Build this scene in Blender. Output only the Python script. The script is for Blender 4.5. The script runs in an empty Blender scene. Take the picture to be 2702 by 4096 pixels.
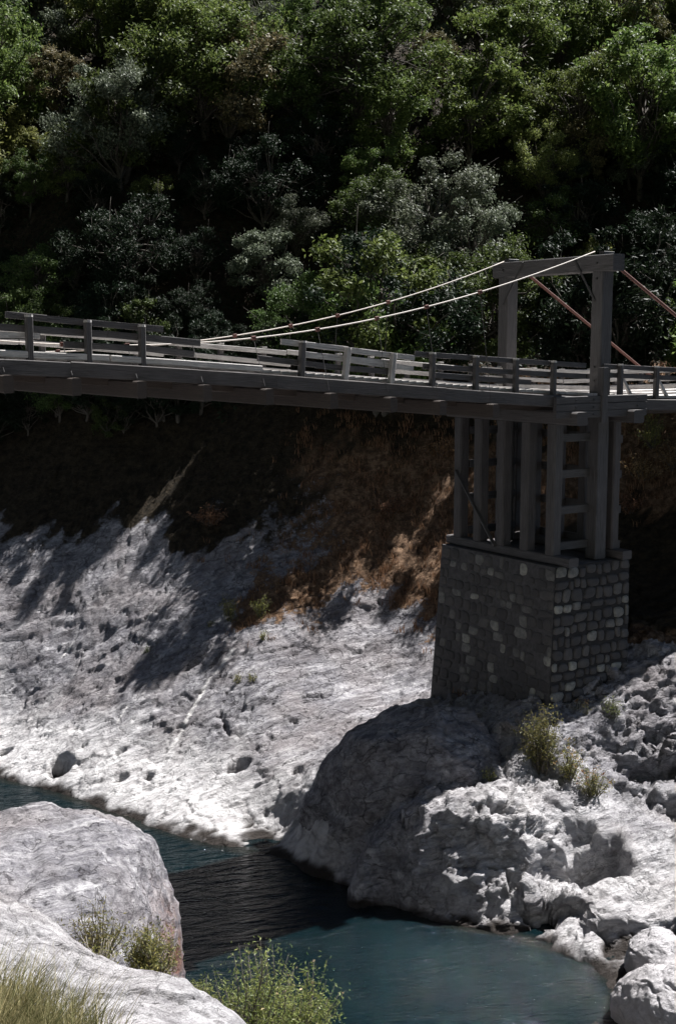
import bpy, math, random
import numpy as np
from mathutils import Vector, Matrix
R = math.radians
scene = bpy.context.scene
C = scene.collection
random.seed(7)

# ------------------------------------------------------------------ camera
F = 5000.0; CX, CY = 1351.0, 2048.0; PITCH = math.atan(668/5000.)
cam_d = bpy.data.cameras.new('camera'); cam = bpy.data.objects.new('camera', cam_d); C.objects.link(cam)
cam_d.sensor_fit = 'VERTICAL'; cam_d.sensor_height = 36.0; cam_d.lens = 36.0*F/4096
cam_d.clip_start = 0.3; cam_d.clip_end = 2000
cam.location = (0, 0, 0); cam.rotation_euler = (math.pi/2-PITCH, 0, 0)
scene.camera = cam
# ------------------------------------------------------------------ sky, sun, exposure
SUN_AZ, SUN_EL = 50.0, 58.0        # azimuth to the right of the view axis (+Y)
w = bpy.data.worlds.new('World'); scene.world = w; w.use_nodes = True
wn = w.node_tree.nodes; bg = wn['Background']
sky = wn.new('ShaderNodeTexSky'); sky.sky_type = 'NISHITA'; sky.sun_disc = False
sky.altitude = 4000; sky.air_density = .6; sky.dust_density = .1; sky.sun_elevation = R(SUN_EL); sky.sun_rotation = R(SUN_AZ)
w.node_tree.links.new(sky.outputs[0], bg.inputs[0]); bg.inputs[1].default_value = 0.05
sd = bpy.data.lights.new('sun', 'SUN'); so = bpy.data.objects.new('sun', sd); C.objects.link(so)
sd.energy = 5.0; sd.angle = R(0.5); sd.color = (1.0, .98, .96)
sv = Vector((math.sin(R(SUN_AZ))*math.cos(R(SUN_EL)), math.cos(R(SUN_AZ))*math.cos(R(SUN_EL)), math.sin(R(SUN_EL))))
so.rotation_euler = sv.to_track_quat('Z', 'Y').to_euler(); so.location = (60, 60, 80)
scene.view_settings.view_transform = 'Standard'; scene.view_settings.look = 'None'
scene.view_settings.exposure = 1.5; scene.view_settings.gamma = 1.0

# ------------------------------------------------------------------ helpers
def W(px, py, Y):
    """world point seen at photograph pixel px,py at forward distance Y (metres)"""
    u = (px-CX)/F; v = -(py-CY)/F
    dx, dy, dz = u, math.cos(PITCH)+v*math.sin(PITCH), -math.sin(PITCH)+v*math.cos(PITCH)
    k = Y/dy
    return Vector((dx*k, Y, dz*k))
def Wz(px, py, z):
    p = W(px, py, 1.0); return p*(z/p.z)

rngp = np.random.RandomState(3); PERM = rngp.permutation(512).astype(np.int64); PERM = np.concatenate([PERM, PERM, PERM])
GR = rngp.normal(size=(512, 3)); GR /= np.linalg.norm(GR, axis=1)[:, None]
def perlin(p):
    p = np.asarray(p, float); i = np.floor(p).astype(np.int64); f = p-i; i &= 255
    u = f*f*f*(f*(f*6-15)+10); out = 0
    for a in (0, 1):
        for b in (0, 1):
            for c in (0, 1):
                h = PERM[(PERM[(PERM[(i[:, 0]+a) & 511]+i[:, 1]+b) & 511]+i[:, 2]+c) & 511]
                g = GR[h]; d = f-np.array([a, b, c])
                ww = (u[:, 0] if a else 1-u[:, 0])*(u[:, 1] if b else 1-u[:, 1])*(u[:, 2] if c else 1-u[:, 2])
                out = out+ww*(g*d).sum(1)
    return out*1.6
def fbm(p, o=4, ridged=False):
    p = np.asarray(p, float); s = 0; a = 1.0; t = 0
    for k in range(o):
        n = perlin(p*(2.03**k)+17.3*k)
        if ridged: n = 1-2*np.abs(n)
        s = s+a*n; t += a; a *= .5
    return s/t
def cells(p):
    """F1, F2-F1 and cell value of a jittered cell pattern"""
    p = np.asarray(p, float); i0 = np.floor(p).astype(np.int64)
    f1 = np.full(len(p), 9.); f2 = np.full(len(p), 9.); val = np.zeros(len(p))
    for a in (-1, 0, 1):
        for b in (-1, 0, 1):
            for c in (-1, 0, 1):
                i = i0+np.array([a, b, c]); m = i & 255
                h = PERM[(PERM[(PERM[m[:, 0]]+m[:, 1]) & 511]+m[:, 2]) & 511]
                q = i+0.5+GR[h]*.42
                d = np.sqrt(((p-q)**2).sum(1))
                nw = d < f1
                f2 = np.where(nw, f1, np.minimum(f2, d)); val = np.where(nw, h/512., val); f1 = np.where(nw, d, f1)
    return f1, f2-f1, val

def mesh_np(name, V, Fc, mat=None, parent=None, smooth=False, attrs=None, uv=None):
    V = np.asarray(V, np.float32); Fc = np.asarray(Fc, np.int32)
    me = bpy.data.meshes.new(name); n, k = Fc.shape
    me.vertices.add(len(V)); me.vertices.foreach_set('co', V.ravel())
    me.loops.add(n*k); me.loops.foreach_set('vertex_index', Fc.ravel())
    me.polygons.add(n); me.polygons.foreach_set('loop_start', np.arange(0, n*k, k, dtype=np.int32))
    me.polygons.foreach_set('use_smooth', np.full(n, bool(smooth)))
    me.update(calc_edges=True)
    for nm, arr in (attrs or {}).items():
        a = me.attributes.new(nm, 'FLOAT', 'POINT'); a.data.foreach_set('value', np.asarray(arr, np.float32).ravel())
    if uv is not None:
        l = me.uv_layers.new(name='uv'); l.data.foreach_set('uv', np.asarray(uv, np.float32).ravel())
    if mat: me.materials.append(mat)
    o = bpy.data.objects.new(name, me); C.objects.link(o)
    if parent: o.parent = parent
    return o
def tag(o, label, cat, group=None):
    o['label'] = label; o['category'] = cat
    if group: o['group'] = group
    return o
def thing(name, label, cat, loc=(0, 0, 0), group=None):
    o = bpy.data.objects.new(name, None); C.objects.link(o); o.location = loc
    return tag(o, label, cat, group)
def structure(o, kind='structure'): o['kind'] = kind; return o

# ------------------------------------------------------------------ materials
class NT:
    def __init__(s, name):
        s.m = bpy.data.materials.new(name); s.m.use_nodes = True; s.t = s.m.node_tree; s.n = s.t.nodes
        s.b = s.n['Principled BSDF']; s.out = s.n['Material Output']
    def new(s, ty, **kw):
        x = s.n.new(ty)
        for k, v in kw.items(): setattr(x, k, v)
        return x
    def link(s, a, b): s.t.links.new(a, b)
    def geo(s): return s.new('ShaderNodeNewGeometry').outputs['Position']
    def mapping(s, vec, scale=(1, 1, 1), rot=(0, 0, 0)):
        m0 = s.new('ShaderNodeMapping'); m0.inputs['Rotation'].default_value = rot; s.link(vec, m0.inputs[0])
        m = s.new('ShaderNodeMapping'); m.inputs['Scale'].default_value = scale
        s.link(m0.outputs[0], m.inputs[0]); return m.outputs[0]
    def noise(s, vec, scale, detail=6, rough=.6, dist=0):
        n = s.new('ShaderNodeTexNoise'); n.inputs['Scale'].default_value = scale; n.inputs['Detail'].default_value = detail
        n.inputs['Roughness'].default_value = rough; n.inputs['Distortion'].default_value = dist
        if vec is not None: s.link(vec, n.inputs['Vector'])
        return n.outputs[0]
    def vor(s, vec, scale, feature='F1'):
        n = s.new('ShaderNodeTexVoronoi'); n.feature = feature; n.inputs['Scale'].default_value = scale
        s.link(vec, n.inputs['Vector']); return n
    def ramp(s, fac, stops):
        r = s.new('ShaderNodeValToRGB'); e = r.color_ramp.elements
        while len(e) < len(stops): e.new(.5)
        for x, (p, c) in zip(e, stops):
            x.position = p; x.color = (c, c, c, 1) if not hasattr(c, '__len__') else (*c, 1)
        s.link(fac, r.inputs[0]); return r.outputs[0]
    def mix(s, fac, a, b, mode='MIX'):
        m = s.new('ShaderNodeMix'); m.data_type = 'RGBA'; m.blend_type = mode
        for sock, v in ((m.inputs[0], fac), (m.inputs[6], a), (m.inputs[7], b)):
            if isinstance(v, (int, float)): sock.default_value = v
            elif hasattr(v, '__len__'): sock.default_value = (*v, 1)
            else: s.link(v, sock)
        return m.outputs[2]
    def math(s, op, a, b=0.0):
        m = s.new('ShaderNodeMath'); m.operation = op
        for sock, v in ((m.inputs[0], a), (m.inputs[1], b)):
            if isinstance(v, (int, float)): sock.default_value = v
            else: s.link(v, sock)
        return m.outputs[0]
    def attr(s, name):
        a = s.new('ShaderNodeAttribute'); a.attribute_name = name; return a.outputs['Fac']
    def bump(s, h, strength=1, dist=.05, normal=None):
        b = s.new('ShaderNodeBump'); b.inputs['Strength'].default_value = strength; b.inputs['Distance'].default_value = dist
        s.link(h, b.inputs['Height'])
        if normal is not None: s.link(normal, b.inputs['Normal'])
        return b.outputs[0]

def rock_material(name, soil=True, pale=1.0):
    t = NT(name); P = t.geo(); RZ = (0, 0, R(-32))
    st = t.mapping(P, (.34, 2.1, 2.6), RZ)
    n1 = t.noise(st, 1.3, 9, .66, .6); n2 = t.noise(P, 6, 7, .72); n3 = t.noise(P, .45, 3, .5); n4 = t.noise(t.mapping(P, (.35, 3.2, 3.6), RZ), 2.2, 6, .7, .5)
    col = t.ramp(n1, [(.30, (.115, .11, .12)), (.43, (.25, .242, .258)), (.55, (.385, .373, .39)), (.70, (.58, .565, .58))])
    col = t.mix(t.ramp(n2, [(.36, .75), (.55, 0)]), col, (.13, .125, .145))
    col = t.mix(t.ramp(n4, [(.34, .8), (.46, 0)]), col, (.10, .095, .11))
    col = t.mix(t.math('MULTIPLY', t.ramp(n3, [(.45, 0), (.65, 1)]), .35), col, (.30, .255, .24))
    warp = t.noise(P, 1.6, 5, .65); wv = t.new('ShaderNodeVectorMath', operation='ADD')
    wm = t.new('ShaderNodeTexNoise'); wm.inputs['Scale'].default_value = 1.5; wm.inputs['Detail'].default_value = 5; t.link(P, wm.inputs['Vector'])
    sc = t.new('ShaderNodeVectorMath', operation='SCALE'); sc.inputs['Scale'].default_value = .9; t.link(wm.outputs['Color'], sc.inputs[0])
    t.link(P, wv.inputs[0]); t.link(sc.outputs[0], wv.inputs[1])
    v = t.vor(t.mapping(wv.outputs[0], (.45, 1.5, 1.7), RZ), 1.25, 'DISTANCE_TO_EDGE').outputs['Distance']
    crack = t.ramp(v, [(0, 0), (.035, 1)]); gate = t.ramp(warp, [(.47, 0), (.56, 1)])
    cr = t.math('MAXIMUM', crack, gate)
    v2 = t.vor(t.mapping(wv.outputs[0], (1.0, 2.6, 2.6), RZ), 2.3, 'DISTANCE_TO_EDGE').outputs['Distance']; crack2 = t.math('MAXIMUM', t.ramp(v2, [(0, 0), (.05, 1)]), t.ramp(n3, [(.44, 1), (.6, .2)]))
    col = t.mix(t.math('MULTIPLY', t.math('SUBTRACT', 1, cr), .75), col, (.05, .045, .05))
    if soil:
        bl = t.attr('bleach'); col = t.mix(bl, col, t.mix(t.ramp(n1, [(.34, 0), (.55, 1)]), (.40, .38, .385), (.74, .72, .72)))
        ve = t.attr('vein'); col = t.mix(ve, col, (.88, .85, .83))
        sl = t.attr('soil'); ns = t.noise(P, 3.2, 8, .78)
        soilc = t.ramp(ns, [(.3, (.04, .026, .018)), (.48, (.125, .075, .045)), (.66, (.36, .235, .15))])
        mk = t.math('ADD', sl, t.math('MULTIPLY', t.math('SUBTRACT', ns, .5), 2.4))
        col = t.mix(t.ramp(mk, [(.42, 0), (.62, 1)]), col, soilc)
        fo = t.attr('forest_and_shade'); col = t.mix(t.ramp(t.math('ADD', fo, t.math('MULTIPLY', t.math('SUBTRACT', ns, .5), 1.6)), [(.35, 0), (.65, 1)]), col, t.mix(t.ramp(ns, [(.4, 0), (.62, 1)]), (.016, .013, .009), (.06, .045, .028)))  # dark wooded ground, plus slope shade put into the rock colour
        wet_and_shade = t.attr('wet_and_shade'); col = t.mix(wet_and_shade, col, (.045, .038, .034))  # dark waterline colour, for damp rock and painted undercut shade
    else:
        rust = t.attr('rust'); col = t.mix(t.math('MULTIPLY', rust, t.ramp(t.noise(P, 3, 5, .7), [(.35, 0), (.6, 1)])), col, (.20, .085, .05))
    if pale > 1: col = t.mix(.5, col, (.78, .75, .76))
    t.link(col, t.b.inputs['Base Color']); t.b.inputs['Roughness'].default_value = .9; t.b.inputs['Specular IOR Level'].default_value = .15
    b = t.bump(n1, 1., .45); b = t.bump(n4, .9, .16, b); b = t.bump(cr, .7, .07, b); b = t.bump(crack2, .6, .04, b)
    b = t.bump(t.noise(P, 8, 9, .78), .8, .07, b)
    t.link(b, t.b.inputs['Normal']); return t.m
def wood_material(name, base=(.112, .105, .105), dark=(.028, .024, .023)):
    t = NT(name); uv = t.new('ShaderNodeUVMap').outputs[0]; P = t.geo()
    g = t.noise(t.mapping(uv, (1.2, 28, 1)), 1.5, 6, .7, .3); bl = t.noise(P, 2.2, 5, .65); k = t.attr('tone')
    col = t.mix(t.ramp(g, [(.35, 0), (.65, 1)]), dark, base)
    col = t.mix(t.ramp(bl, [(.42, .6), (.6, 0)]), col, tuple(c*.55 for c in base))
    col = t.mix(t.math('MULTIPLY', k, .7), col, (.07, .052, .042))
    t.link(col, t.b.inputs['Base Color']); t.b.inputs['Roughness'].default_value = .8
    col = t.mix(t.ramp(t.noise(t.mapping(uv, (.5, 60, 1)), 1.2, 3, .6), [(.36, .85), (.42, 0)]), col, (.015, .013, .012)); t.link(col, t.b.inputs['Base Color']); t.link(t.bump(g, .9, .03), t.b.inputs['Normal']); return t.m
def leaf_material(name, c1, c2, gloss=.5, transl=.25, rough=.55):
    t = NT(name); oi = t.new('ShaderNodeObjectInfo').outputs['Random']; P = t.geo(); rnd = t.attr('tone')
    n = t.noise(P, .9, 3, .6)
    f = t.math('ADD', t.math('MULTIPLY', rnd, .6), t.math('MULTIPLY', n, .5))
    col = t.mix(t.ramp(f, [(.25, 0), (.85, 1)]), c1, c2)
    hs = t.new('ShaderNodeHueSaturation'); t.link(col, hs.inputs['Color'])
    t.link(t.math('ADD', .475, t.math('MULTIPLY', oi, .04)), hs.inputs['Hue'])
    t.link(t.math('ADD', .75, t.math('MULTIPLY', oi, .5)), hs.inputs['Value'])
    t.link(hs.outputs[0], t.b.inputs['Base Color']); t.b.inputs['Roughness'].default_value = rough
    t.b.inputs['Specular IOR Level'].default_value = gloss*.45
    tr = t.new('ShaderNodeBsdfTranslucent'); t.link(hs.outputs[0], tr.inputs[0])
    ms = t.new('ShaderNodeMixShader'); ms.inputs[0].default_value = transl
    t.link(t.b.outputs[0], ms.inputs[1]); t.link(tr.outputs[0], ms.inputs[2]); t.link(ms.outputs[0], t.out.inputs[0])
    return t.m
def plain(name, col, rough=.6, metal=0, var=.5, scale=12):
    t = NT(name); n = t.noise(t.geo(), scale, 5, .65)
    t.link(t.mix(t.ramp(n, [(.35, 0), (.65, 1)]), tuple(c*(1-var) for c in col), col), t.b.inputs['Base Color'])
    t.b.inputs['Roughness'].default_value = rough; t.b.inputs['Metallic'].default_value = metal
    t.link(t.bump(n, .4, .01), t.b.inputs['Normal']); return t.m

M_rock = rock_material('bank_rock'); M_boulder = rock_material('boulder_rock', soil=False); M_boulder_pale = rock_material('pale_boulder_rock', soil=False, pale=2)
M_wood = wood_material('weathered_wood'); M_wood_pale = wood_material('sunlit_wood', (.62, .59, .56), (.30, .28, .27))  # pale copy of the timber, sunlight put into its colour
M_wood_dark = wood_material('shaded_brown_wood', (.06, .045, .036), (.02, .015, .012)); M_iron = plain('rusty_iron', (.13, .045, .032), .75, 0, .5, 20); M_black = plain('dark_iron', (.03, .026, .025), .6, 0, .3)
M_cable = plain('cable_steel', (.5, .44, .39), .5, 0, .25, 30)
M_bark = plain('bark', (.10, .085, .07), .9, 0, .5, 14); M_palebark = plain('pale_bark', (.33, .31, .28), .85, 0, .4, 14)
ML = {
 'shade':  leaf_material('leaf_shade_darkened', (.008, .016, .008), (.020, .032, .016), .3, .2),  # leaves darkened, the shade of the hollows is in their colour
 'dark':   leaf_material('leaf_dark_green', (.028, .048, .014), (.10, .142, .040), .5, .3),
 'mid':    leaf_material('leaf_mid_green', (.042, .074, .018), (.165, .215, .060), .55, .38),
 'grey':   leaf_material('leaf_grey_green', (.055, .072, .045), (.19, .215, .145), .55, .25),
 'yellow': leaf_material('leaf_yellow_green', (.075, .10, .028), (.25, .26, .085), .5, .4),
 'brown':  leaf_material('leaf_brown', (.075, .08, .04), (.22, .19, .09), .4, .25),
 'willow': leaf_material('leaf_willow', (.09, .13, .035), (.25, .27, .09), .5, .4, .4),
 'olive': leaf_material('leaf_olive', (.09, .11, .04), (.26, .24, .07), .45, .3, .45),
 'straw':  leaf_material('leaf_straw', (.11, .06, .028), (.34, .22, .12), .2, .3, .6),
 'seed':   leaf_material('seed_head', (.30, .20, .12), (.55, .42, .28), .2, .3, .6),
 'blade':  leaf_material('grass_blade', (.07, .085, .03), (.36, .31, .17), .3, .3, .5),
}

# ------------------------------------------------------------------ river banks
WL = -14.5
def tps_fit(P, H, lam=.02):
    P = np.array(P); n = len(P); d = np.linalg.norm(P[:, None]-P[None], axis=2)
    K = np.where(d > 0, d*d*np.log(d+1e-9), 0)+np.eye(n)*lam
    A = np.zeros((n+3, n+3)); A[:n, :n] = K; A[:n, n] = 1; A[:n, n+1:] = P; A[n, :n] = 1; A[n+1:, :n] = P.T
    s = np.linalg.solve(A, np.concatenate([H, [0, 0, 0]])); return P, s
def tps_eval(fit, x, y):
    P, s = fit; n = len(P); out = np.zeros(len(x))
    for k0 in range(0, len(x), 40000):
        q = np.stack([x[k0:k0+40000], y[k0:k0+40000]], 1)
        d2 = ((q[:, None]-P[None])**2).sum(2)
        out[k0:k0+40000] = (.5*d2*np.log(d2+1e-12)) @ s[:n]+s[n]+q @ s[n+1:]
    return out
shore_px = [(-500, 2960), (-200, 3050), (0, 3112), (250, 3178), (440, 3245), (650, 3325), (850, 3378), (1050, 3418), (1200, 3465), (1300, 3515), (1400, 3570),
            (1550, 3632), (1700, 3675), (1870, 3705), (2000, 3722), (2200, 3785), (2380, 3865), (2470, 3950), (2440, 4080), (2500, 4250)]
shore = [Wz(a, b, WL) for a, b in shore_px]
ctrl = [(p.x, p.y, WL) for p in shore]
for i, p in enumerate(shore):          # river bed in front of the shore
    a = shore[max(i-1, 0)]; b = shore[min(i+1, len(shore)-1)]; t = (b-a).normalized(); nrm = Vector((t.y, -t.x, 0))
    if nrm.y > 0: nrm = -nrm
    q = p+nrm*1.0; ctrl.append((q.x, q.y, WL-.9)); q = p+nrm*4.5; ctrl.append((q.x, q.y, WL-1.9))
pix = [(0, 2970, 43), (0, 2750, 45.4), (0, 2400, 48), (0, 2100, 51), (0, 1800, 54), (0, 1560, 56), (-500, 2750, 45), (-500, 2400, 49), (-500, 1900, 55), (-500, 1560, 58),
 (600, 3160, 38.2), (600, 3000, 40), (600, 2700, 43.2), (600, 2400, 46.5), (600, 2100, 49.5), (600, 1800, 52.5), (600, 1560, 54.5),
 (1150, 3335, 35.4), (1000, 3290, 36.2), (1100, 3100, 37.4), (1100, 2800, 40.6), (1100, 2500, 44), (1100, 2200, 47.3), (1100, 1900, 50), (1100, 1600, 52.5),
 (1650, 2750, 42), (1650, 2500, 44.5), (1650, 2200, 47), (1650, 1900, 49.5), (1650, 1650, 51.5),
 (1715, 2800, 39.7), (1500, 2905, 37.2), (1400, 3020, 35.4), (1330, 3140, 34.4), (1290, 3290, 33.5), (1290, 3420, 32.9),
 (1300, 2980, 38.6), (1450, 2840, 40.5), (1170, 3180, 36.2), (1215, 3060, 37.5),
 (1700, 2950, 36.0), (2060, 2965, 34.4), (1900, 2850, 36.8), (2150, 2850, 35), (1520, 3240, 32.9), (1480, 3395, 31.2), (1650, 3445, 30.7), (1650, 3235, 32.0), (1650, 3100, 33.9), (1800, 3180, 32.2),
 (1800, 3450, 30.4), (2100, 3200, 32.2), (2100, 3400, 30.6), (2350, 3330, 31.8), (2330, 3480, 31.1), (2450, 3480, 30.6), (2400, 3000, 34.6), (2650, 2900, 35.3),
 (2600, 2650, 37.2), (2702, 2560, 38), (2650, 3300, 32.4), (2650, 3600, 29.8), (2500, 3700, 28.9), (2900, 3200, 33), (3000, 2700, 37), (3000, 3700, 29), (2700, 3950, 27.0),
 (2900, 4100, 26.2), (2250, 2650, 37.5), (2100, 2600, 40.5),
 (2250, 2350, 43.5), (2650, 2380, 41.5), (2600, 2100, 45.5), (2600, 1750, 48.2), (2200, 1800, 49), (3000, 2300, 42), (3100, 1750, 46),
 ]
for a in (-700, 300, 1200, 2000, 2702, 3400):
    k = .012*(a-1351)/F*60
    pix += [(a, 1300, 57+k), (a, 1000, 60+k), (a, 600, 65+k), (a, 200, 75), (a, -200, 88), (a, -600, 105), (a, -1000, 130)]
for a, b, y in pix:
    p = W(a, b, y); ctrl.append((p.x, p.y, p.z))
ctrl = np.array(ctrl); FIT = tps_fit(ctrl[:, :2], ctrl[:, 2])
SH = np.array([(p.x, p.y) for p in shore])
def shore_dist(x, y):
    d = np.full(len(x), 1e9)
    for a, b in zip(SH[:-1], SH[1:]):
        ab = b-a; t = np.clip(((x-a[0])*ab[0]+(y-a[1])*ab[1])/(ab @ ab), 0, 1)
        d = np.minimum(d, np.hypot(x-a[0]-t*ab[0], y-a[1]-t*ab[1]))
    return d
def sstep(a, b, x): t = np.clip((x-a)/(b-a), 0, 1); return t*t*(3-2*t)
def ground_xy(px, py, Y0=30., Y1=110., fit=None):
    """where the pixel's ray meets the smooth bank"""
    ys = np.linspace(Y0, Y1, 800); p = W(px, py, 1.0); h = tps_eval(fit or FIT, p.x*ys, ys)
    k = np.argmax(p.z*ys < h)
    return p.x*ys[k], ys[k]
LEDGES = [([ground_xy(*p, 27.5) for p in a], d) for a, d in (
    ([(1960, 3310), (2090, 3370), (2200, 3385), (2320, 3400), (2440, 3350)], .65), ([(1480, 3390), (1560, 3410), (1660, 3450)], .6),
    ([(1600, 3555), (1720, 3600), (1860, 3650)], .5), ([(2080, 3540), (2200, 3560), (2330, 3600)], .45), ([(2480, 2960), (2700, 2990)], .5), ([(2150, 3000), (2260, 3060)], .35),
    ([(1750, 3260), (1900, 3330)], .4), ([(2400, 3720), (2560, 3700), (2700, 3650)], .5), ([(2480, 3120), (2700, 3160)], .3))]
def ledge(x, y, pts):
    out = np.zeros(len(x)); wob = .12*fbm(np.stack([x*1.5, y*1.5, x*0+3], 1), 3)
    for a, b in zip(pts[:-1], pts[1:]):
        a = np.array(a); b = np.array(b); ab = b-a; L = np.linalg.norm(ab); n = np.array([ab[1], -ab[0]])/L
        if n[1] > 0: n = -n
        q = (x-a[0])*n[0]+(y-a[1])*n[1]+wob; t = ((x-a[0])*ab[0]+(y-a[1])*ab[1])/L/L
        out = np.maximum(out, sstep(0, .16, q)*sstep(1.5, .5, q)*sstep(-.35, 0, t)*sstep(1.35, 1, t))
    return out
def bluff_mask(x, y): return sstep(.3, 3.0, x)*sstep(43, 38, y)*sstep(26, 28, y)
def far_height(x, y):
    """smooth bank with its large swells and ledges"""
    base = tps_eval(FIT, x, y); hill = sstep(51, 58, y); P = np.stack([x, y, base], 1); bl = bluff_mask(x, y)
    k = sstep(0, 1.2, shore_dist(x, y))*.55+.45
    h = base+(1-hill)*k*fbm(P*.33, 3)*.42*(.4+.6*bl)+hill*fbm(P*.4, 4)*.6
    for pts, dp in LEDGES: h = h-dp*ledge(x, y, pts)
    return base, h
def rock_detail(P, bl):
    """displacement along the normal: strata that climb to the right, broken blocks on the bluff"""
    x, y, z = P.T; ca, sa = math.cos(R(32)), math.sin(R(32)); S = np.stack([x*ca+y*sa, -x*sa+y*ca, z], 1)
    w_ = fbm(P*.9+3, 4)[:, None]
    f1, f2, v = cells(S*np.array([.42, 1.25, 1.5])+w_*.8)
    d = (v-.5)*.11-np.exp(-(f2/.04)**2)*.06+fbm(S*np.array([.35, 1.9, 2.2])+11, 5, True)*.075+fbm(P*1.0+9, 4)*.06+fbm(P*4.2, 4)*.02
    g1, g2, u = cells(P*np.array([1.1, 1.25, 1.5])+fbm(P*1.3+21, 3)[:, None]*.55); h1, h2, t = cells(P*2.6+w_*.7)
    bl = bl*(1-.75*sstep(4.8, 6.2, x+y*.12-3.9)*sstep(34.5, 32.5, y))
    d = d+bl*((u-.5)*.36-np.exp(-(g2/.04)**2)*.08+(t-.5)*.15+fbm(P*2.2+5, 5, True)*.06)
    return d
PITS = [(245, 3060, .42, .24, .7), (20, 3010, .3, .15, .35), (488, 3118, .26, .10, .35), (600, 3120, .2, .1, .3), (950, 3065, .42, .13, .4), (1190, 3085, .2, .12, .3),
        (620, 2590, .3, .05, .3), (780, 2650, .45, .08, .3), (1260, 2790, .6, .05, .35), (480, 3010, .25, .08, .2), (900, 2895, .08, .35, .35),
        (2330, 3430, .5, .3, .4), (2160, 3640, .4, .2, .35), (2620, 2960, .7, .12, .4), (2420, 2850, .08, .3, .4)]
def axis(segs):
    out = []
    for a, b, s in segs: out += list(np.arange(a, b, s))
    return np.array(out+[segs[-1][1]])
xs = axis([(-60, -20, 2.), (-20, -12.5, .4), (-12.5, 12.5, .072), (12.5, 20, .4), (20, 60, 2.)])
ys = axis([(20, 25.5, .5), (25.5, 38, .062), (38, 48, .09), (48, 60, .2), (60, 140, 1.6)])
X, Y = np.meshgrid(xs, ys); x = X.ravel(); y = Y.ravel()
base, h = far_height(x, y)
# let the rows crowd together where the bank is steep
H0 = h.reshape(len(ys), len(xs)); m_ = (ys > 25.4) & (ys < 46); yi = ys[m_]; n_in = int(len(yi)*1.12); ynew = []
for c_ in range(len(xs)):
    hc_ = H0[m_, c_]; ds = np.sqrt(np.diff(yi)**2+(1.5*np.diff(hc_))**2)*np.interp(.5*(yi[1:]+yi[:-1]), [25, 36, 46], [1., 1., .62]); cs = np.concatenate([[0], np.cumsum(ds)])
    ynew.append(np.interp(np.linspace(0, cs[-1], n_in), cs, yi))
ynew = np.array(ynew).T; lo = ys[ys <= 25.4]; hi = ys[ys >= 46]
Y = np.concatenate([np.repeat(lo[:, None], len(xs), 1), ynew, np.repeat(hi[:, None], len(xs), 1)]); X = np.repeat(xs[None], Y.shape[0], 0)
x = X.ravel(); y = Y.ravel(); base, h = far_height(x, y)
for a, b, rx, ry, dp in PITS:
    gx, gy = ground_xy(a, b, 27.5); ang = R(20); dx, dy = x-gx, y-gy
    u = (dx*math.cos(ang)+dy*math.sin(ang))/rx; v = (-dx*math.sin(ang)+dy*math.cos(ang))/(ry*2.0)
    q = u*u+v*v+.8*fbm(np.stack([x*2.5, y*2.5, y*0+a*.01], 1), 3)
    h = h-dp*sstep(1.25, .55, q)
dsh = shore_dist(x, y)
nx, ny = X.shape[1], X.shape[0]; G3 = np.stack([X, Y, h.reshape(ny, nx)], 2)
NN = np.cross(np.gradient(G3, axis=1).reshape(-1, 3), np.gradient(G3, axis=0).reshape(-1, 3)); NN /= np.linalg.norm(NN, axis=1)[:, None]
P3 = np.stack([x, y, h], 1); kd = (1-sstep(50, 58, y))*(.65+.35*sstep(0, .8, dsh))*(sstep(-1.5, -.2, -np.abs(x)+14))
P3 = P3+NN*(rock_detail(P3, bluff_mask(x, y))*kd)[:, None]; h = P3[:, 2]
# attributes
def line_mask(pts, wd):
    m = np.zeros(len(x))
    g = [ground_xy(*p) for p in pts]
    for (a, b) in zip(g[:-1], g[1:]):
        a = np.array(a); b = np.array(b); ab = b-a; t = np.clip(((x-a[0])*ab[0]+(y-a[1])*ab[1])/(ab @ ab), 0, 1)
        d = np.hypot(x-a[0]-t*ab[0], y-a[1]-t*ab[1])+.03*fbm(np.stack([x*5, y*5, x*0], 1), 2)
        m = np.maximum(m, sstep(wd, wd*.5, d))
    return m
vein = line_mask([(930, 2600), (830, 2740), (770, 2850), (680, 3010)], .09)
vein = np.maximum(vein, line_mask([(600, 2480), (630, 2430)], .05)); vein = np.maximum(vein, line_mask([(245, 2630), (300, 2570)], .05)); vein = np.maximum(vein, line_mask([(470, 2900), (510, 2830)], .04))
vein *= .5+.5*sstep(-.2, .2, fbm(np.stack([x*3, y*3, x*0], 1), 2))
nn = fbm(np.stack([x*.5, y*.5, x*0+4], 1), 4)
nr = fbm(np.stack([x*.35+y*.2, y*1.6-x*.9, x*0+8], 1), 4)
bleach = sstep(3.9, 1.3, dsh+nn*2.2)*sstep(1.2, -1.2, x-.0)*.95+sstep(7.5, 1.5, dsh+nn*2.5)*sstep(1, 4.5, x)*.6
hh = base+nr*2.0+np.clip(-x-2, -3, 0)*.0
soil = sstep(-9.2, -7.2, hh+nn*1.6+.42*np.clip(x+1, 0, 7))*sstep(-7, 3, x+nn*3)
def soil_band(x, y):
    g = [np.array(ground_xy(*p)) for p in ((1760, 1980), (1500, 2180), (1250, 2330), (1040, 2430))]; d = np.full(len(x), 9.)
    for a, b in zip(g[:-1], g[1:]):
        ab = b-a; t = np.clip(((x-a[0])*ab[0]+(y-a[1])*ab[1])/(ab @ ab), 0, 1); d = np.minimum(d, np.hypot(x-a[0]-t*ab[0], y-a[1]-t*ab[1]))
    return sstep(1.8, .3, d+fbm(np.stack([x*.8, y*.8, x*0+2], 1), 4)*1.8)
soil = np.maximum(soil, soil_band(x, y)*.9)
soil = np.maximum(soil, sstep(-6.5, -4.5, hh+nn*1.2))*(y > 38)
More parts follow.
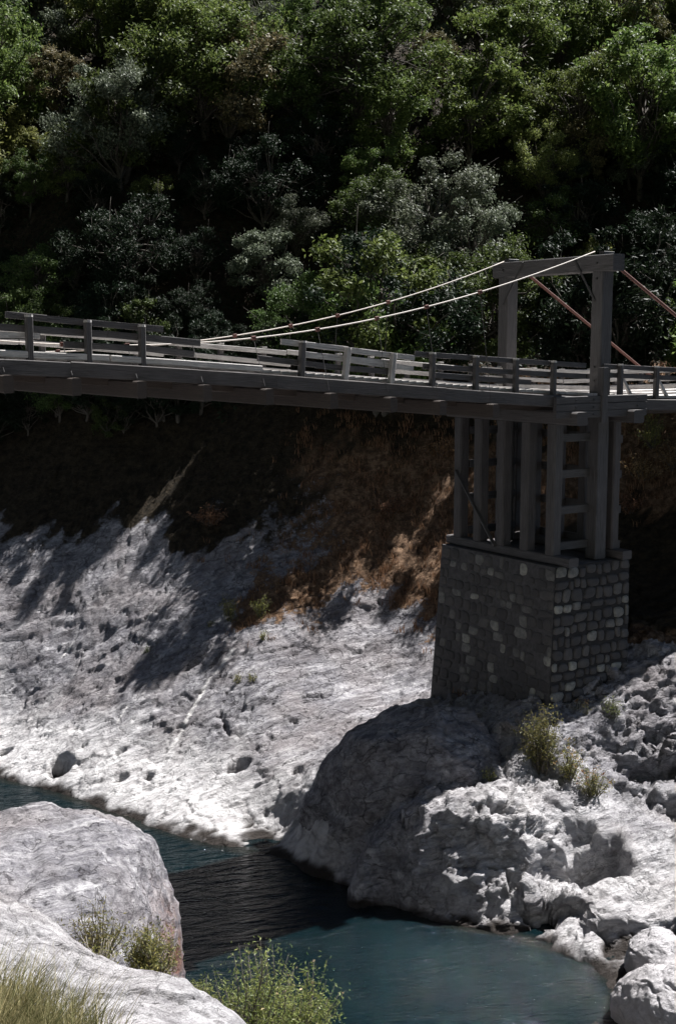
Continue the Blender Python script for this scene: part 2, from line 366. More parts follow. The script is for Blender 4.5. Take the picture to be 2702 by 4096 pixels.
forest_and_shade = np.maximum(sstep(-4.8, -3.2, hh+nn*1.4)*(1-sstep(9, 10.5, x)*sstep(0, -1.5, hh)), sstep(-8.3, -6.7, hh+nn*1.8)*sstep(1.5, -4, x+nn*3+nr*4))  # left term: dark soil and plants, with their shade painted in
forest_and_shade = np.maximum(forest_and_shade, sstep(7.5, 9, x+nn)*sstep(-5.6, -6.8, hh)*sstep(38.3, 39.3, y+nn))  # cast shadow in the gully right of the pier, painted as dark ground
wet_and_shade = sstep(.26, .06, h-WL+nn*.35+.25*fbm(np.stack([x*1.5, y*1.5, x*0], 1), 3))  # waterline band: damp rock together with the painted shade of an undercut
idx = np.arange(nx*ny).reshape(ny, nx)
Fq = np.stack([idx[:-1, :-1], idx[:-1, 1:], idx[1:, 1:], idx[1:, :-1]], 2).reshape(-1, 4)
far = mesh_np('river_bank', P3, Fq, M_rock, None, True, dict(vein=vein, bleach=bleach, soil=soil, forest_and_shade=forest_and_shade, wet_and_shade=wet_and_shade))
structure(far)
def gz(px_, py_):
    b, hh_ = far_height(np.array([px_], float), np.array([py_], float)); return float(hh_[0])

# unseen gorge side behind the camera, added and steepened to block sky light
az = np.radians(np.linspace(88, 312, 90)); rr_ = np.concatenate([np.arange(9, 40, 1.5), np.arange(40, 150, 4)])
AZ, RR = np.meshgrid(az, rr_); ex = (RR*np.sin(AZ)).ravel(); ey = (RR*np.cos(AZ)).ravel()
edge = (sstep(math.radians(88), math.radians(125), AZ)*sstep(math.radians(312), math.radians(275), AZ)).ravel()
ez = -9+(RR.ravel()-8)*(.3+1.25*edge); ez = ez+fbm(np.stack([ex*.3, ey*.3, ez*.3], 1), 4)*2.5
idx = np.arange(len(ex)).reshape(len(rr_), len(az)); Fq = np.stack([idx[:-1, :-1], idx[:-1, 1:], idx[1:, 1:], idx[1:, :-1]], 2).reshape(-1, 4)
structure(mesh_np('sky_block_hills', np.stack([ex, ey, ez], 1), Fq, plain('sky_block_slope', (.018, .025, .012), .95, 0, .6, 1.5), None, True))

# near bank: pale slab in the bottom left corner
npix = [(-300, 3400, 17.5), (0, 3590, 17), (190, 3690, 16.8), (330, 3805, 16.5), (560, 3875, 16.2), (700, 3920, 16), (850, 4010, 15.8), (1000, 4105, 15.5), (1200, 4300, 15), (300, 4096, 13.8),
        (0, 4096, 13.2), (0, 3850, 15), (-400, 3800, 14.5), (-400, 4300, 12), (500, 4400, 12), (900, 4400, 13.3), (300, 3950, 15.2)]
nc = [tuple(W(*p)) for p in npix]
for a, b, yv in npix[:9]:
    p = W(a, b, yv); nc.append((p.x+.25, p.y+1.0, p.z-1.1)); nc.append((p.x+.5, p.y+2.6, p.z-3.0)); nc.append((p.x+1, p.y+6, -14.8))
nc += [(-8, 6, -5), (0, 6, -7), (5, 8, -10), (7, 12, -13), (9, 16, -15), (-3, 27, -15.2), (-12, 27, -14.5), (-12, 12, -5.2), (8, 24, -15.5)]
nc = np.array(nc); NFIT = tps_fit(nc[:, :2], nc[:, 2])
xs2 = axis([(-25, -7, .8), (-7, 3, .04), (3, 14, .4)]); ys2 = axis([(3, 10, .5), (10, 19.5, .04), (19.5, 28, .4)])
X2, Y2 = np.meshgrid(xs2, ys2); x2 = X2.ravel(); y2 = Y2.ravel()
def near_height(x2, y2):
    b2 = tps_eval(NFIT, x2, y2); P2 = np.stack([x2, y2, b2], 1)
    f1, f2, v = cells(P2*np.array([.9, 1.5, 1.])+fbm(P2, 2)[:, None]*.6)
    return b2+fbm(P2*.9, 4)*.16+fbm(P2*np.array([1.6, 3.5, 3]), 5, True)*.06+(v-.5)*.12-np.exp(-(f2/.05)**2)*.06+fbm(P2*7, 3)*.025
h2 = near_height(x2, y2)
n2x, n2y = len(xs2), len(ys2); idx = np.arange(n2x*n2y).reshape(n2y, n2x)
Fq = np.stack([idx[:-1, :-1], idx[:-1, 1:], idx[1:, 1:], idx[1:, :-1]], 2).reshape(-1, 4)
z0 = np.zeros(len(x2)); bl2 = np.full(len(x2), .35)
structure(mesh_np('near_bank', np.stack([x2, y2, h2], 1), Fq, M_rock, None, True, dict(vein=z0, bleach=bl2, soil=z0, forest_and_shade=z0, wet_and_shade=sstep(WL+.2, WL, h2))))

# ------------------------------------------------------------------ water
def water_material():
    t = NT('river_water'); P = t.geo()
    sh = t.attr('shallow'); n = t.noise(t.mapping(P, (.5, 1, 1)), 1.3, 4, .6)
    deep = t.mix(t.ramp(t.noise(P, .25, 3, .5), [(.35, 0), (.65, 1)]), (.0013, .0050, .0064), (.0018, .0076, .0092))
    col = t.mix(t.ramp(t.math('ADD', sh, t.math('MULTIPLY', t.math('SUBTRACT', n, .5), .5)), [(.3, 0), (.9, 1)]), deep, (.02, .017, .012))
    t.link(col, t.b.inputs['Base Color']); t.b.inputs['Roughness'].default_value = .04; t.b.inputs['IOR'].default_value = 1.333
    a = t.noise(t.mapping(P, (.55, 1.9, 1), (0, 0, R(-18))), 1.7, 3, .5, .6)
    b = t.noise(t.mapping(P, (.8, 2.2, 1), (0, 0, R(-8))), 6.5, 3, .6, .8)
    am = t.attr('chop')
    hgt = t.math('ADD', a, t.math('MULTIPLY', b, t.math('ADD', .14, t.math('MULTIPLY', am, .5))))
    c = t.noise(t.mapping(P, (1.2, 2.6, 1), (0, 0, R(10))), 5.0, 4, .7, 1.0)
    t.link(t.bump(t.math('MULTIPLY', c, am), 1., .30, t.bump(hgt, 1., .15)), t.b.inputs['Normal']); return t.m
xw = axis([(-60, -15, 3), (-15, 12, .25), (12, 60, 3)]); yw = axis([(4, 22, 1.5), (22, 44, .25), (44, 50, 1)])
XW, YW = np.meshgrid(xw, yw); xw_, yw_ = XW.ravel(), YW.ravel()
idx = np.arange(len(xw_)).reshape(len(yw), len(xw)); Fq = np.stack([idx[:-1, :-1], idx[:-1, 1:], idx[1:, 1:], idx[1:, :-1]], 2).reshape(-1, 4)
shl = sstep(.7, .05, shore_dist(xw_, yw_))*.55
chop = .06*sstep(33.5, 29.5, yw_)
structure(mesh_np('river_water', np.stack([xw_, yw_, np.full(len(xw_), WL)], 1), Fq, water_material(), None, True, dict(shallow=shl, chop=chop)))

# ------------------------------------------------------------------ boulders
def blob(name, outline, centre, Yc, front, back, mat, seed=0, amp=.25, parent=None, rust=None, nt=240, npz=130, facets=12):
    """closed boulder: silhouette radius per direction, with its own distance and front/back thickness"""
    C0 = W(centre[0], centre[1], Yc); pts = [W(a, b, Yc)-C0 for a, b in outline]
    ang = np.array([math.atan2(p.z, p.x) for p in pts]); rad = np.array([math.hypot(p.x, p.z) for p in pts])
    o = np.argsort(ang); ang, rad = ang[o], rad[o]
    ang = np.concatenate([ang-2*math.pi, ang, ang+2*math.pi]); rad = np.tile(rad, 3)
    th = np.linspace(-math.pi, math.pi, nt, endpoint=False); ph = np.linspace(-math.pi/2, math.pi/2, npz)
    TH, PH = np.meshgrid(th, ph); r = np.interp(TH.ravel(), ang, rad)
    k = np.array([.1, .2, .4, .2, .1]); r = r.reshape(TH.shape); r = sum(kk*np.roll(r, s, 1) for kk, s in zip(k, (-4, -2, 0, 2, 4))).ravel()
    c = np.abs(np.cos(PH.ravel()))**.8; s = np.sin(PH.ravel())
    vx = r*c*np.cos(TH.ravel()); vz = r*c*np.sin(TH.ravel()); vy = np.where(s < 0, s*front, s*back)
    V = np.stack([vx, vy, vz], 1); N = V/np.maximum(np.linalg.norm(V, axis=1), 1e-6)[:, None]
    Q = V+seed*13.1
    f1, f2, v = cells(Q*np.array([.9, .9, 1.4])+fbm(Q, 2)[:, None]*.5)
    fr = np.random.RandomState(seed+50)
    for _ in range(facets):
        n_ = fr.normal(size=3); n_ /= np.linalg.norm(n_); sup = np.max(V @ n_); off = sup*fr.uniform(.84, .95); ov = np.maximum(V @ n_-off, 0); V = V-n_*(ov*.9)[:, None]
    d = fbm(Q*.7, 4)*amp+fbm(Q*2.2, 4, True)*amp*.3+(v-.5)*amp*.25-np.exp(-(f2/.05)**2)*amp*.2+fbm(Q*7, 3)*.03
    V = V+N*d[:, None]+np.array(C0)
    idx = np.arange(nt*npz).reshape(npz, nt); nx_ = np.roll(idx, -1, 1)
    Fq = np.stack([idx[:-1], nx_[:-1], nx_[1:], idx[1:]], 2).reshape(-1, 4)
    ru = np.zeros(len(V)) if rust is None else np.exp(-((V-np.array(W(*rust)))**2).sum(1)/1.4)
    return mesh_np(name, V, Fq, mat, parent, True, dict(rust=ru))
b1 = blob('boulder', [(722, 3900), (712, 3800), (668, 3650), (605, 3480), (560, 3375), (500, 3325), (430, 3300), (330, 3300), (205, 3300), (110, 3265), (0, 3252), (-200, 3300), (-500, 3500), (-650, 3800),
          (-400, 4400), (250, 4600), (640, 4450), (725, 4100)], (200, 3800), 23.6, 5.5, 3.0, M_boulder, 1, .22, rust=(690, 3860, 23.2))
tag(b1, 'big rounded grey boulder on the near shore with a rusty stain at lower right', 'boulder')
bl = blob('rock_bluff', [(1790, 2790), (1715, 2797), (1600, 2825), (1500, 2872), (1400, 2955), (1320, 3050), (1252, 3170), (1212, 3300), (1205, 3400), (1225, 3480), (1290, 3560), (1400, 3640), (1600, 3740), (1850, 3740), (2050, 3600), (2120, 3300), (2080, 3050), (1950, 2880)],
          (1640, 3280), 34.3, 1.75, 3.0, M_rock, 5, .26, facets=26)
n_ = len(bl.data.vertices)
for nm in ('vein', 'bleach', 'soil', 'forest_and_shade', 'wet_and_shade'):
    a = bl.data.attributes.new(nm, 'FLOAT', 'POINT')
structure(bl)
b2 = blob('boulder', [(2560, 3905), (2650, 3880), (2760, 3850), (2900, 3900), (3000, 4050), (2900, 4250), (2600, 4300), (2500, 4200), (2450, 4060), (2480, 3990)], (2700, 4050), 25.2, 1.2, 1.2, M_boulder_pale, 2, .22, nt=200, npz=100, facets=30)
tag(b2, 'bright sunlit pale rock at the water edge in the bottom right corner', 'boulder')
b3 = blob('boulder', [(2490, 3830), (2560, 3760), (2640, 3740), (2720, 3790), (2780, 3880), (2650, 3960), (2540, 3930)], (2640, 3850), 27.0, .8, .9, M_boulder_pale, 3, .2, nt=160, npz=80, facets=30)
tag(b3, 'smaller jagged rock just behind the bright rock in the bottom right corner', 'boulder')

# ------------------------------------------------------------------ timber helper
class MB:
    def __init__(s): s.V = []; s.F = []; s.U = []; s.T = []
    def box(s, p0, p1, wd, ht, up=(0, 0, 1), tone=None, jit=0.004, bev=.12):
        """bevelled timber from p0 to p1, wd across, ht along up"""
        p0, p1 = Vector(p0), Vector(p1); d = (p1-p0); L = d.length; d.normalize(); up = Vector(up)
        side = d.cross(up).normalized(); u2 = side.cross(d).normalized(); tone = random.random()*.5 if tone is None else tone
        c = min(wd, ht)*bev; hw, hh = wd/2, ht/2
        prof = [(-hw+c, -hh), (hw-c, -hh), (hw, -hh+c), (hw, hh-c), (hw-c, hh), (-hw+c, hh), (-hw, hh-c), (-hw, -hh+c)]
        ns = max(1, int(L/1.2)); b0 = len(s.V); u0 = random.random()*50
        for i in range(ns+1):
            q = p0+d*L*i/ns
            for a, b in prof:
                s.V.append(q+side*(a+random.uniform(-jit, jit))+u2*(b+random.uniform(-jit, jit))); s.T.append(tone)
        per = [0]
        for i in range(8): a, b = prof[i], prof[(i+1) % 8]; per.append(per[-1]+math.hypot(a[0]-b[0], a[1]-b[1]))
        for i in range(ns):
            for j in range(8):
                k = (j+1) % 8; a = b0+i*8
                s.F.append((a+j, a+k, a+8+k, a+8+j)); l0, l1 = u0+L*i/ns, u0+L*(i+1)/ns
                s.U += [(l0, per[j]), (l0, per[j+1]), (l1, per[j+1]), (l1, per[j])]
        for e in (0, ns):
            a = b0+e*8
            for q in ((0, 1, 2, 3), (0, 3, 4, 7), (4, 5, 6, 7)):
                q = q if e else q[::-1]
                s.F.append(tuple(a+i for i in q)); s.U += [(u0+prof[i][0], prof[i][1]*3) for i in q]
        return s
    def sweep(s, pts, wd, ht, tone=.2, bev=.06):
        pts = [Vector(p) for p in pts]; b0 = len(s.V); c = min(wd, ht)*bev; hw, hh = wd/2, ht/2; m = len(pts)
        prof = [(-hw+c, -hh), (hw-c, -hh), (hw, -hh+c), (hw, hh-c), (hw-c, hh), (-hw+c, hh), (-hw, hh-c), (-hw, -hh+c)]
        per = [0]; u = random.random()*50; us = []
        for i in range(8): a, b = prof[i], prof[(i+1) % 8]; per.append(per[-1]+math.hypot(a[0]-b[0], a[1]-b[1]))
        for i, p in enumerate(pts):
            d = (pts[min(i+1, m-1)]-pts[max(i-1, 0)]).normalized(); side = d.cross(Vector((0, 0, 1))).normalized(); up = side.cross(d)
            if i: u += (p-pts[i-1]).length
            us.append(u)
            for a, b in prof: s.V.append(p+side*(a+random.uniform(-.004, .004))+up*(b+random.uniform(-.006, .006))); s.T.append(tone)
        for i in range(m-1):
            for j in range(8):
                k = (j+1) % 8; a = b0+i*8; s.F.append((a+j, a+k, a+8+k, a+8+j)); s.U += [(us[i], per[j]), (us[i], per[j+1]), (us[i+1], per[j+1]), (us[i+1], per[j])]
        for e in (0, m-1):
            for q in ((0, 1, 2, 3), (0, 3, 4, 7), (4, 5, 6, 7)):
                s.F.append(tuple(b0+e*8+i for i in (q if e else q[::-1]))); s.U += [(prof[i][0], prof[i][1]*3) for i in q]
        return s
    def tube(s, pts, r, n=8, tone=0, r1=None):
        pts = [Vector(p) for p in pts]; b0 = len(s.V); m = len(pts)
        for i, p in enumerate(pts):
            d = (pts[min(i+1, m-1)]-pts[max(i-1, 0)]).normalized(); a = d.cross(Vector((.13, .31, 1))).normalized(); b = d.cross(a)
            rr = r if r1 is None else r+(r1-r)*i/(m-1)
            for j in range(n):
                t = 2*math.pi*j/n; s.V.append(p+a*rr*math.cos(t)+b*rr*math.sin(t)); s.T.append(tone)
        for i in range(m-1):
            for j in range(n):
                k = (j+1) % n; s.F.append((b0+i*n+j, b0+i*n+k, b0+(i+1)*n+k, b0+(i+1)*n+j)); s.U += [(i, j/n), (i, (j+1)/n), (i+1, (j+1)/n), (i+1, j/n)]
        for e in (0, m-1):
            a = b0+e*n
            for j in range(0, n-2, 2): s.F.append((a, a+j+1, a+j+2, a+(j+3) % n)); s.U += [(0, 0)]*4
        return s
    def build(s, name, mat, parent=None, smooth=False):
        return mesh_np(name, [tuple(v) for v in s.V], s.F, mat, parent, smooth, dict(tone=s.T), s.U)

# ------------------------------------------------------------------ suspension bridge (s along, t across, h up)
NP = Vector((7.7, 37.0, 0)); Bx = Vector((.83, .558, 0)).normalized(); Ax = Vector((-Bx.y, Bx.x, 0)); WT = 4.1
def B(s, t, h): return NP+Bx*s+Ax*t+Vector((0, 0, h))
def bs(px, py, t):                     # pixel seen in the vertical plane t=const -> (s,h)
    d = W(px, py, 1.0); o = NP+Ax*t    # o + Bx s = k d (xy)
    k, s = np.linalg.solve(np.array([[d.x, -Bx.x], [d.y, -Bx.y]]), np.array([o.x, o.y])); return float(s), float(d.z*k)
bridge = thing('suspension_bridge', 'weathered grey timber suspension bridge crossing the gorge with broken side railings', 'bridge', (0, 0, 0))
EDGE = -.35                            # near deck edge
prof_px = [(0, 1434), (400, 1455), (800, 1477), (1100, 1500), (1500, 1533), (1900, 1562), (2300, 1583), (2700, 1600)]
pr = sorted(bs(a, b, EDGE) for a, b in prof_px); PS = np.array([p[0] for p in pr]); PHt = np.array([p[1] for p in pr])
cf = np.polyfit(PS, PHt, 3)
def top(s):                            # height of the stringer top
    if s < PS[0]: s0 = PS[0]; sl = np.polyval(np.polyder(cf), s0)
    elif s > PS[-1]: s0 = PS[-1]; sl = 0
    else: return float(np.polyval(cf, s))
    dd = s-s0; return float(np.polyval(cf, s0)+sl*dd-(0.01*dd*dd if s < s0 else 0))
SL, SR = -27.0, 14.0
far_t = WT+.10
def long_beam(name, t, w_, h_, drop, s0, s1, step=1.3, tone=None, mat=M_wood, lens=5.2):
    s = s0
    while s < s1-.1:
        e = min(s+lens, s1); m = MB(); q = s; tn = random.random()*.5 if tone is None else tone; zj = random.uniform(-.012, .012)
        m.sweep([B(q, t, top(q)-drop+zj) for q in np.linspace(s, e, 6)], w_, h_, tn)
        m.build(name, mat, bridge); s = e+.006
long_beam('stringer', EDGE, .28, .33, .165, SL, SR)
long_beam('stringer', far_t, .28, .33, .165, SL, SR)
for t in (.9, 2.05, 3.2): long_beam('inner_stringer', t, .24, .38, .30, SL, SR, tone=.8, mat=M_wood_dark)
# deck planks, one mesh
m = MB(); s = SL
while s < SR:
    wv = random.uniform(.2, .26)
    m.box(B(s, EDGE+.16, top(s)+.08), B(s, far_t-.16, top(s)+.08+random.uniform(-.01, .01)), wv, .07, tone=random.random()*.15, bev=.08); s += wv+random.uniform(.005, .02)
m.build('deck', M_wood_pale, bridge)
m = MB(); s = SL                      # wheel tracks
for t in (1.1, 1.4, 2.7, 3.0):
    s = SL
    while s < SR:
        e = min(s+random.uniform(2.5, 4), SR); m.box(B(s, t, top(s)+.145), B(e, t, top(e)+.145), .30, .05, tone=0); s = e+.01
m.build('wheel_track', M_wood_pale, bridge)
# kerb timbers with gaps and blocks
for t in (EDGE+.05, far_t-.05):
    s = SL
    while s < SR:
        L = random.uniform(3.0, 4.5); e = min(s+L, SR)
        if random.random() < .8:
            m = MB(); m.box(B(s, t, top(s)+.13), B(e, t, top(e)+.13), .20, .15, tone=0); m.build('kerb_timber', M_wood_pale, bridge)
        s = e+.05
# floor beams and hangers
beam_px = [5, 275, 533, 793, 1040, 1296, 1533, 1730, 1942]
beam_s = [bs(p, 1500, EDGE)[0] for p in beam_px]; stepb = 1.62
beam_s = [beam_s[0]-stepb*i for i in range(4, 0, -1)]+beam_s
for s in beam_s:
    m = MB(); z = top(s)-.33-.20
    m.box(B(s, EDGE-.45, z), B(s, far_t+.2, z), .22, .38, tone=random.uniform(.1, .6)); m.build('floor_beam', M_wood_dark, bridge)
ncab = [(2377, 1006), (2283, 1046), (1948, 1157), (1729, 1222), (1528, 1269), (1301, 1311), (1036, 1351), (790, 1369), (527, 1382), (268, 1379), (0, 1362)]
fcab = [(2015, 1046), (1630, 1178), (1389, 1252), (1205, 1293), (991, 1337), (786, 1369), (366, 1398), (125, 1409), (0, 1409)]
TC = -.05
def cable(pts, t, name):
    q = sorted(bs(a, b, t) for a, b in pts); S = np.array([a[0] for a in q]); Hh = np.array([a[1] for a in q]); c = np.polyfit(S, Hh, 2 if t > 1 else 3, w=np.where(S > -.9, 6, 1))
    def fz(s):
        if s < S[0]: sl = np.polyval(np.polyder(c), S[0]); return float(np.polyval(c, S[0])+sl*(s-S[0])+.016*(s-S[0])**2)
        return float(np.polyval(c, s))
    ss = np.linspace(SL, S[-1], 60); m = MB(); m.tube([B(s, t, fz(s)) for s in ss], .016, 8); o = m.build('main_cable', M_cable, bridge, True)
    for s in beam_s:
        if fz(s) < top(s)-.3: continue
        zb = top(s)-.33-.45; m = MB(); tt = t+(-.0 if t < 1 else .0)
        m.tube([B(s, t, fz(s)), B(s, EDGE-.22 if t < 1 else far_t+.22, zb+.5), B(s, EDGE-.22 if t < 1 else far_t+.22, zb)], .007, 6)
        m.build('hanger', M_black, bridge)
        m = MB(); dz = (fz(s+.05)-fz(s-.05))
        m.box(B(s-.05, t, fz(s)-dz/2), B(s+.05, t, fz(s)+dz/2), .085, .10, tone=0); m.build('cable_clamp', M_iron, o)
    return fz
fzn = cable(ncab, TC, 'near'); fzf = cable(fcab, WT+.05, 'far')
# tower
PT = .44
h_near = bs(2393, 1085, 0)[1]; h_far = bs(2020, 1112, WT)[1]; hx = (h_near+h_far)/2
ptop = hx; PIER_TOP = -6.35
for t in (0, WT):
    m = MB(); m.box(B(0, t, PIER_TOP+.02), B(0, t, ptop), PT, PT, up=Bx, tone=.05, bev=.05, jit=.002); m.build('tower_post', M_wood, bridge)
m = MB(); m.box(B(0, -.62, hx+.24), B(0, WT+.5, hx+.24), .46, .48, tone=.05, bev=.05, jit=.002); xb = m.build('crossbeam', M_wood, bridge)
for t0, t1 in ((.95, .05), (WT-.95, WT-.05)):
    m = MB(); m.box(B(-.245, t0, hx+.42), B(-.245, t1, hx-.85), .02, .07, up=Ax, tone=0); m.build('iron_strap', M_black, xb)
for t in (0, WT):
    m = MB(); m.box(B(-.12, t-.05, hx+.53), B(.3, t-.05, hx+.53), .2, .1); m.build('cable_saddle', M_black, xb)
# backstays
for (pa, pb_, t) in (((2450, 1052), (2702, 1263), -.05), ((2100, 1090), (2550, 1462), WT+.05)):
    s0, h0 = bs(*pa, t); s1, h1 = bs(*pb_, t); k = (h1-h0)/(s1-s0); se = 13.
    m = MB(); m.tube([B(.2, t, hx+.5), B(s0+.4, t, h0+.4*k), B(s1, t, h1), B(se, t, h0+k*(se-s0))], .05, 10); m.build('backstay', M_iron, bridge, True)
# clamped splice timber at the tower
sp, _ = bs(2411, 1600, EDGE-.3); m = MB(); m.box(B(sp, EDGE-.27, bs(2411, 1690, EDGE-.3)[1]), B(sp, EDGE-.27, bs(2411, 1470, EDGE-.3)[1]), .24, .24, up=Bx, tone=.05); m.build('splice_post', M_wood, bridge)
s0, _ = bs(2215, 1600, EDGE-.22); m = MB()
for dz in (-.06, -.27, -.48): m.box(B(s0, EDGE-.245, top(0)+dz+.05), B(1.3, EDGE-.245, top(0)+dz+.05), .13, .20, tone=.1)
m.build('splice_plank', M_wood, bridge)
for s_, t_, z_ in [(-.235, .0, hx+.24), (-.235, WT, hx+.24), (-.235, .0, hx-.2), (-.235, WT, hx-.2), (-.235, 0, top(0)+.5), (-.235, 0, top(0)+.9)]:
    m = MB(); m.tube([B(s_, t_, z_), B(s_-.035, t_, z_)], .03, 8); m.build('bolt', M_black, bridge)
for z_ in (-.02, -.23, -.44):
    for s_ in (-1.6, -.9, .9):
        m = MB(); m.tube([B(s_, EDGE-.31, top(0)+z_), B(s_, EDGE-.34, top(0)+z_)], .028, 8); m.build('bolt', M_black, bridge)
# railings
def rail_post(px_, ytop, t, lean=0, mat=M_wood, depth=.14, low=0):
    s, h = bs(px_, ytop, t); zb = top(s)-.05
    m = MB(); m.box(B(s+lean, t, zb-.2), B(s, t, h-.03), .15, depth, up=Bx, tone=.05)
    p_ = m.build('railing_post', mat, bridge); m = MB(); m.box(B(s, t, h-.032), B(s, t, h+.018), .17, depth+.03, up=Bx, tone=0, bev=.3); m.build('sunlit_post_top', M_wood_pale, p_)  # added pale block paints the sunlit top of the post
def rail(a, b, t, wd=.055, ht=.14, mat=M_wood, tone=.1, sag=0):
    s0, h0 = bs(*a, t); s1, h1 = bs(*b, t); m = MB(); mid = B((s0+s1)/2, t, (h0+h1)/2-sag)
    m.box(B(s0, t, h0), mid, wd, ht, tone=tone); m.box(mid, B(s1, t, h1), wd, ht, tone=tone); m.build('rail', mat, bridge)
tn = EDGE+.02; to = tn-.10
for px_, yt in ((115, 1262), (350, 1284), (567, 1302)): rail_post(px_, yt, tn)
rail((22, 1258), (345, 1290), to+.2); rail((347, 1290), (652, 1317), to+.2)
rail((-260, 1290), (430, 1338), to+.2, ht=.15); rail((432, 1337), (800, 1372), to+.2, ht=.15)
rail((-100, 1335), (160, 1345), to+.2, mat=M_wood_pale, ht=.12); rail((255, 1378), (560, 1395), to+.2); rail((575, 1392), (775, 1418), to+.2, ht=.15)
for px_, yt, ln in ((1210, 1366, -.06), (1391, 1393, -.14), (1573, 1415, -.12)): rail_post(px_, yt, tn, ln, M_wood_pale if px_ != 1210 else M_wood)
for px_, yt in ((1728, 1412), (1902, 1425), (2062, 1436), (2213, 1446), (2480, 1459), (2624, 1467), (2770, 1475)): rail_post(px_, yt, tn)
rail((1123, 1366), (1390, 1398), to+.2, mat=M_wood_pale); rail((1392, 1400), (1655, 1432), to+.2, mat=M_wood_pale)
rail((1215, 1418), (1580, 1455), to+.2, mat=M_wood_pale); rail((1400, 1440), (1650, 1475), to+.2, mat=M_wood_pale); rail((1030, 1432), (1290, 1462), to+.2)
rail((1260, 1462), (1560, 1488), to+.2)
rail((1658, 1415), (1940, 1435), to+.2); rail((1945, 1436), (2340, 1462), to+.2); rail((2410, 1465), (2850, 1488), to+.2)
rail((1690, 1465), (2060, 1490), to+.2); rail((2065, 1490), (2340, 1505), to+.2); rail((2420, 1500), (2850, 1520), to+.2)
rail((1720, 1500), (2120, 1530), to+.2)
for a, b in (((2482, 1502), (2520, 1580)), ((2622, 1508), (2664, 1585))): rail(a, b, tn+.15, .09, .09, M_wood_pale, 0)  # pale colour stands in for sun on the leaning braces
# far railing: rails follow the deck, a few missing
tf = far_t-.02; s = SL; i = 0
while s < SR:
    lean = random.uniform(-.1, .1)
    m = MB(); m.box(B(s, tf, top(s)-.2), B(s+lean, tf, top(s)+.82), .14, .14, up=Bx, tone=.2); p_ = m.build('railing_post', M_wood, bridge); m = MB(); m.box(B(s+lean, tf, top(s)+.815), B(s+lean, tf, top(s)+.86), .16, .16, up=Bx, tone=0); m.build('sunlit_post_top', M_wood_pale, p_); s += 1.28  # pale top piece added as painted sunlight, as on the near posts
for hz, gaps in ((.74, ((-12.8, -10.2),)), (.46, ((-7.2, -5.9),)), (.2, ((-15.5, -13.),))):
    s = SL
    while s < SR:
        e = min(s+random.uniform(3., 4.2), SR)
        if not any(g0 < (s+e)/2 < g1 for g0, g1 in gaps):
            a, b = random.uniform(-.03, .03), random.uniform(-.05, .05); m = MB()
            m.box(B(s, tf-.1, top(s)+hz+a), B(e, tf-.1, top(e)+hz+b), (.07 if hz > .3 else .12), .13, tone=.1); m.build('rail', M_wood_pale, bridge)
        s = e+.03
# trestle under the tower
SF, SB = -1.62, .68
legs_f = [.12, 1.22, 2.3, 3.38, 4.35]
ztf = top(-1.6)-.33-.50
for t in legs_f:
    m = MB(); m.box(B(SF, t, PIER_TOP+.26), B(SF, t, ztf), .36, .36, up=Bx, tone=.25); m.build('trestle_leg', M_wood, bridge)
for t in (.0, 1.2, 2.3, 3.4, 4.3):
    m = MB(); m.box(B(SB, t, PIER_TOP+.26), B(SB, t, ztf), .30, .30, up=Bx, tone=.45); m.build('trestle_leg', M_wood, bridge)
m = MB(); m.box(B(SF, -.75, PIER_TOP+.13), B(SF, WT+.75, PIER_TOP+.13), .38, .26, tone=.15); m.build('sill_beam', M_wood, bridge)
m = MB(); m.box(B(SB, -.65, PIER_TOP+.13), B(SB, WT+.75, PIER_TOP+.13), .38, .26, tone=.3); m.build('sill_beam', M_wood, bridge)
m = MB(); m.box(B(SF, -.95, ztf+.2), B(SF, WT+.8, ztf+.2), .42, .38, tone=.3); m.build('cap_beam', M_wood, bridge)
m = MB(); m.box(B(SB, -.95, ztf+.2), B(SB, WT+.8, ztf+.2), .42, .38, tone=.2); m.build('cap_beam', M_wood, bridge)
for py_ in (1752, 1896, 2040, 2183):
    z = bs(2265, py_, .1)[1]
    for t in (.16, WT+.1):
        m = MB(); m.box(B(SF+.19, t, z), B(SB-.16, t, z), .10, .24, tone=.15); m.build('cross_plank', M_wood, bridge)
    m = MB(); m.box(B(SB+.21, -.1, z-.1), B(SB+.21, WT+.5, z-.1), .08, .24, tone=.4); m.build('cross_plank', M_wood, bridge)
def ps(px_, py_, s):
    d = W(px_, py_, 1.0); o = NP+Bx*s; k, t = np.linalg.solve(np.array([[d.x, -Ax.x], [d.y, -Ax.y]]), np.array([o.x, o.y])); return float(t), float(d.z*k)
ta, ha = ps(1822, 1880, SF-.23); tb, hb = ps(1978, 2185, SF-.23)
m = MB(); m.box(B(SF-.23, ta, ha), B(SF-.23, tb, hb), .05, .12, up=Bx, tone=.0); m.build('diagonal_brace', M_wood, bridge)

# ------------------------------------------------------------------ stone pier
def stone_material():
    t = NT('pier_stone'); P = t.geo(); k = t.attr('tone')
    col = t.ramp(k, [(0, (.045, .041, .040)), (.5, (.08, .073, .068)), (.85, (.17, .165, .15)), (1, (.30, .29, .25))])
    n = t.noise(P, 5, 6, .7); col = t.mix(t.ramp(n, [(.35, .6), (.6, 0)]), col, (.035, .033, .035))
    t.link(col, t.b.inputs['Base Color']); t.b.inputs['Roughness'].default_value = .9; t.link(t.bump(n, .8, .03), t.b.inputs['Normal']); return t.m
M_stone = stone_material(); M_mortar = plain('mortar', (.075, .07, .07), .95, 0, .5, 6); M_gap = plain('dark_joint', (.02, .018, .018), .95, 0, .5, 8)
pier = thing('stone_pier', 'square battered rubble masonry pier carrying the timber trestle and tower', 'pier', tuple(B(-.3, 2.1, -11.5)))
pinv = Matrix.Translation(-Vector(pier.location))
def pl(v): return Vector(v)-Vector(pier.location)
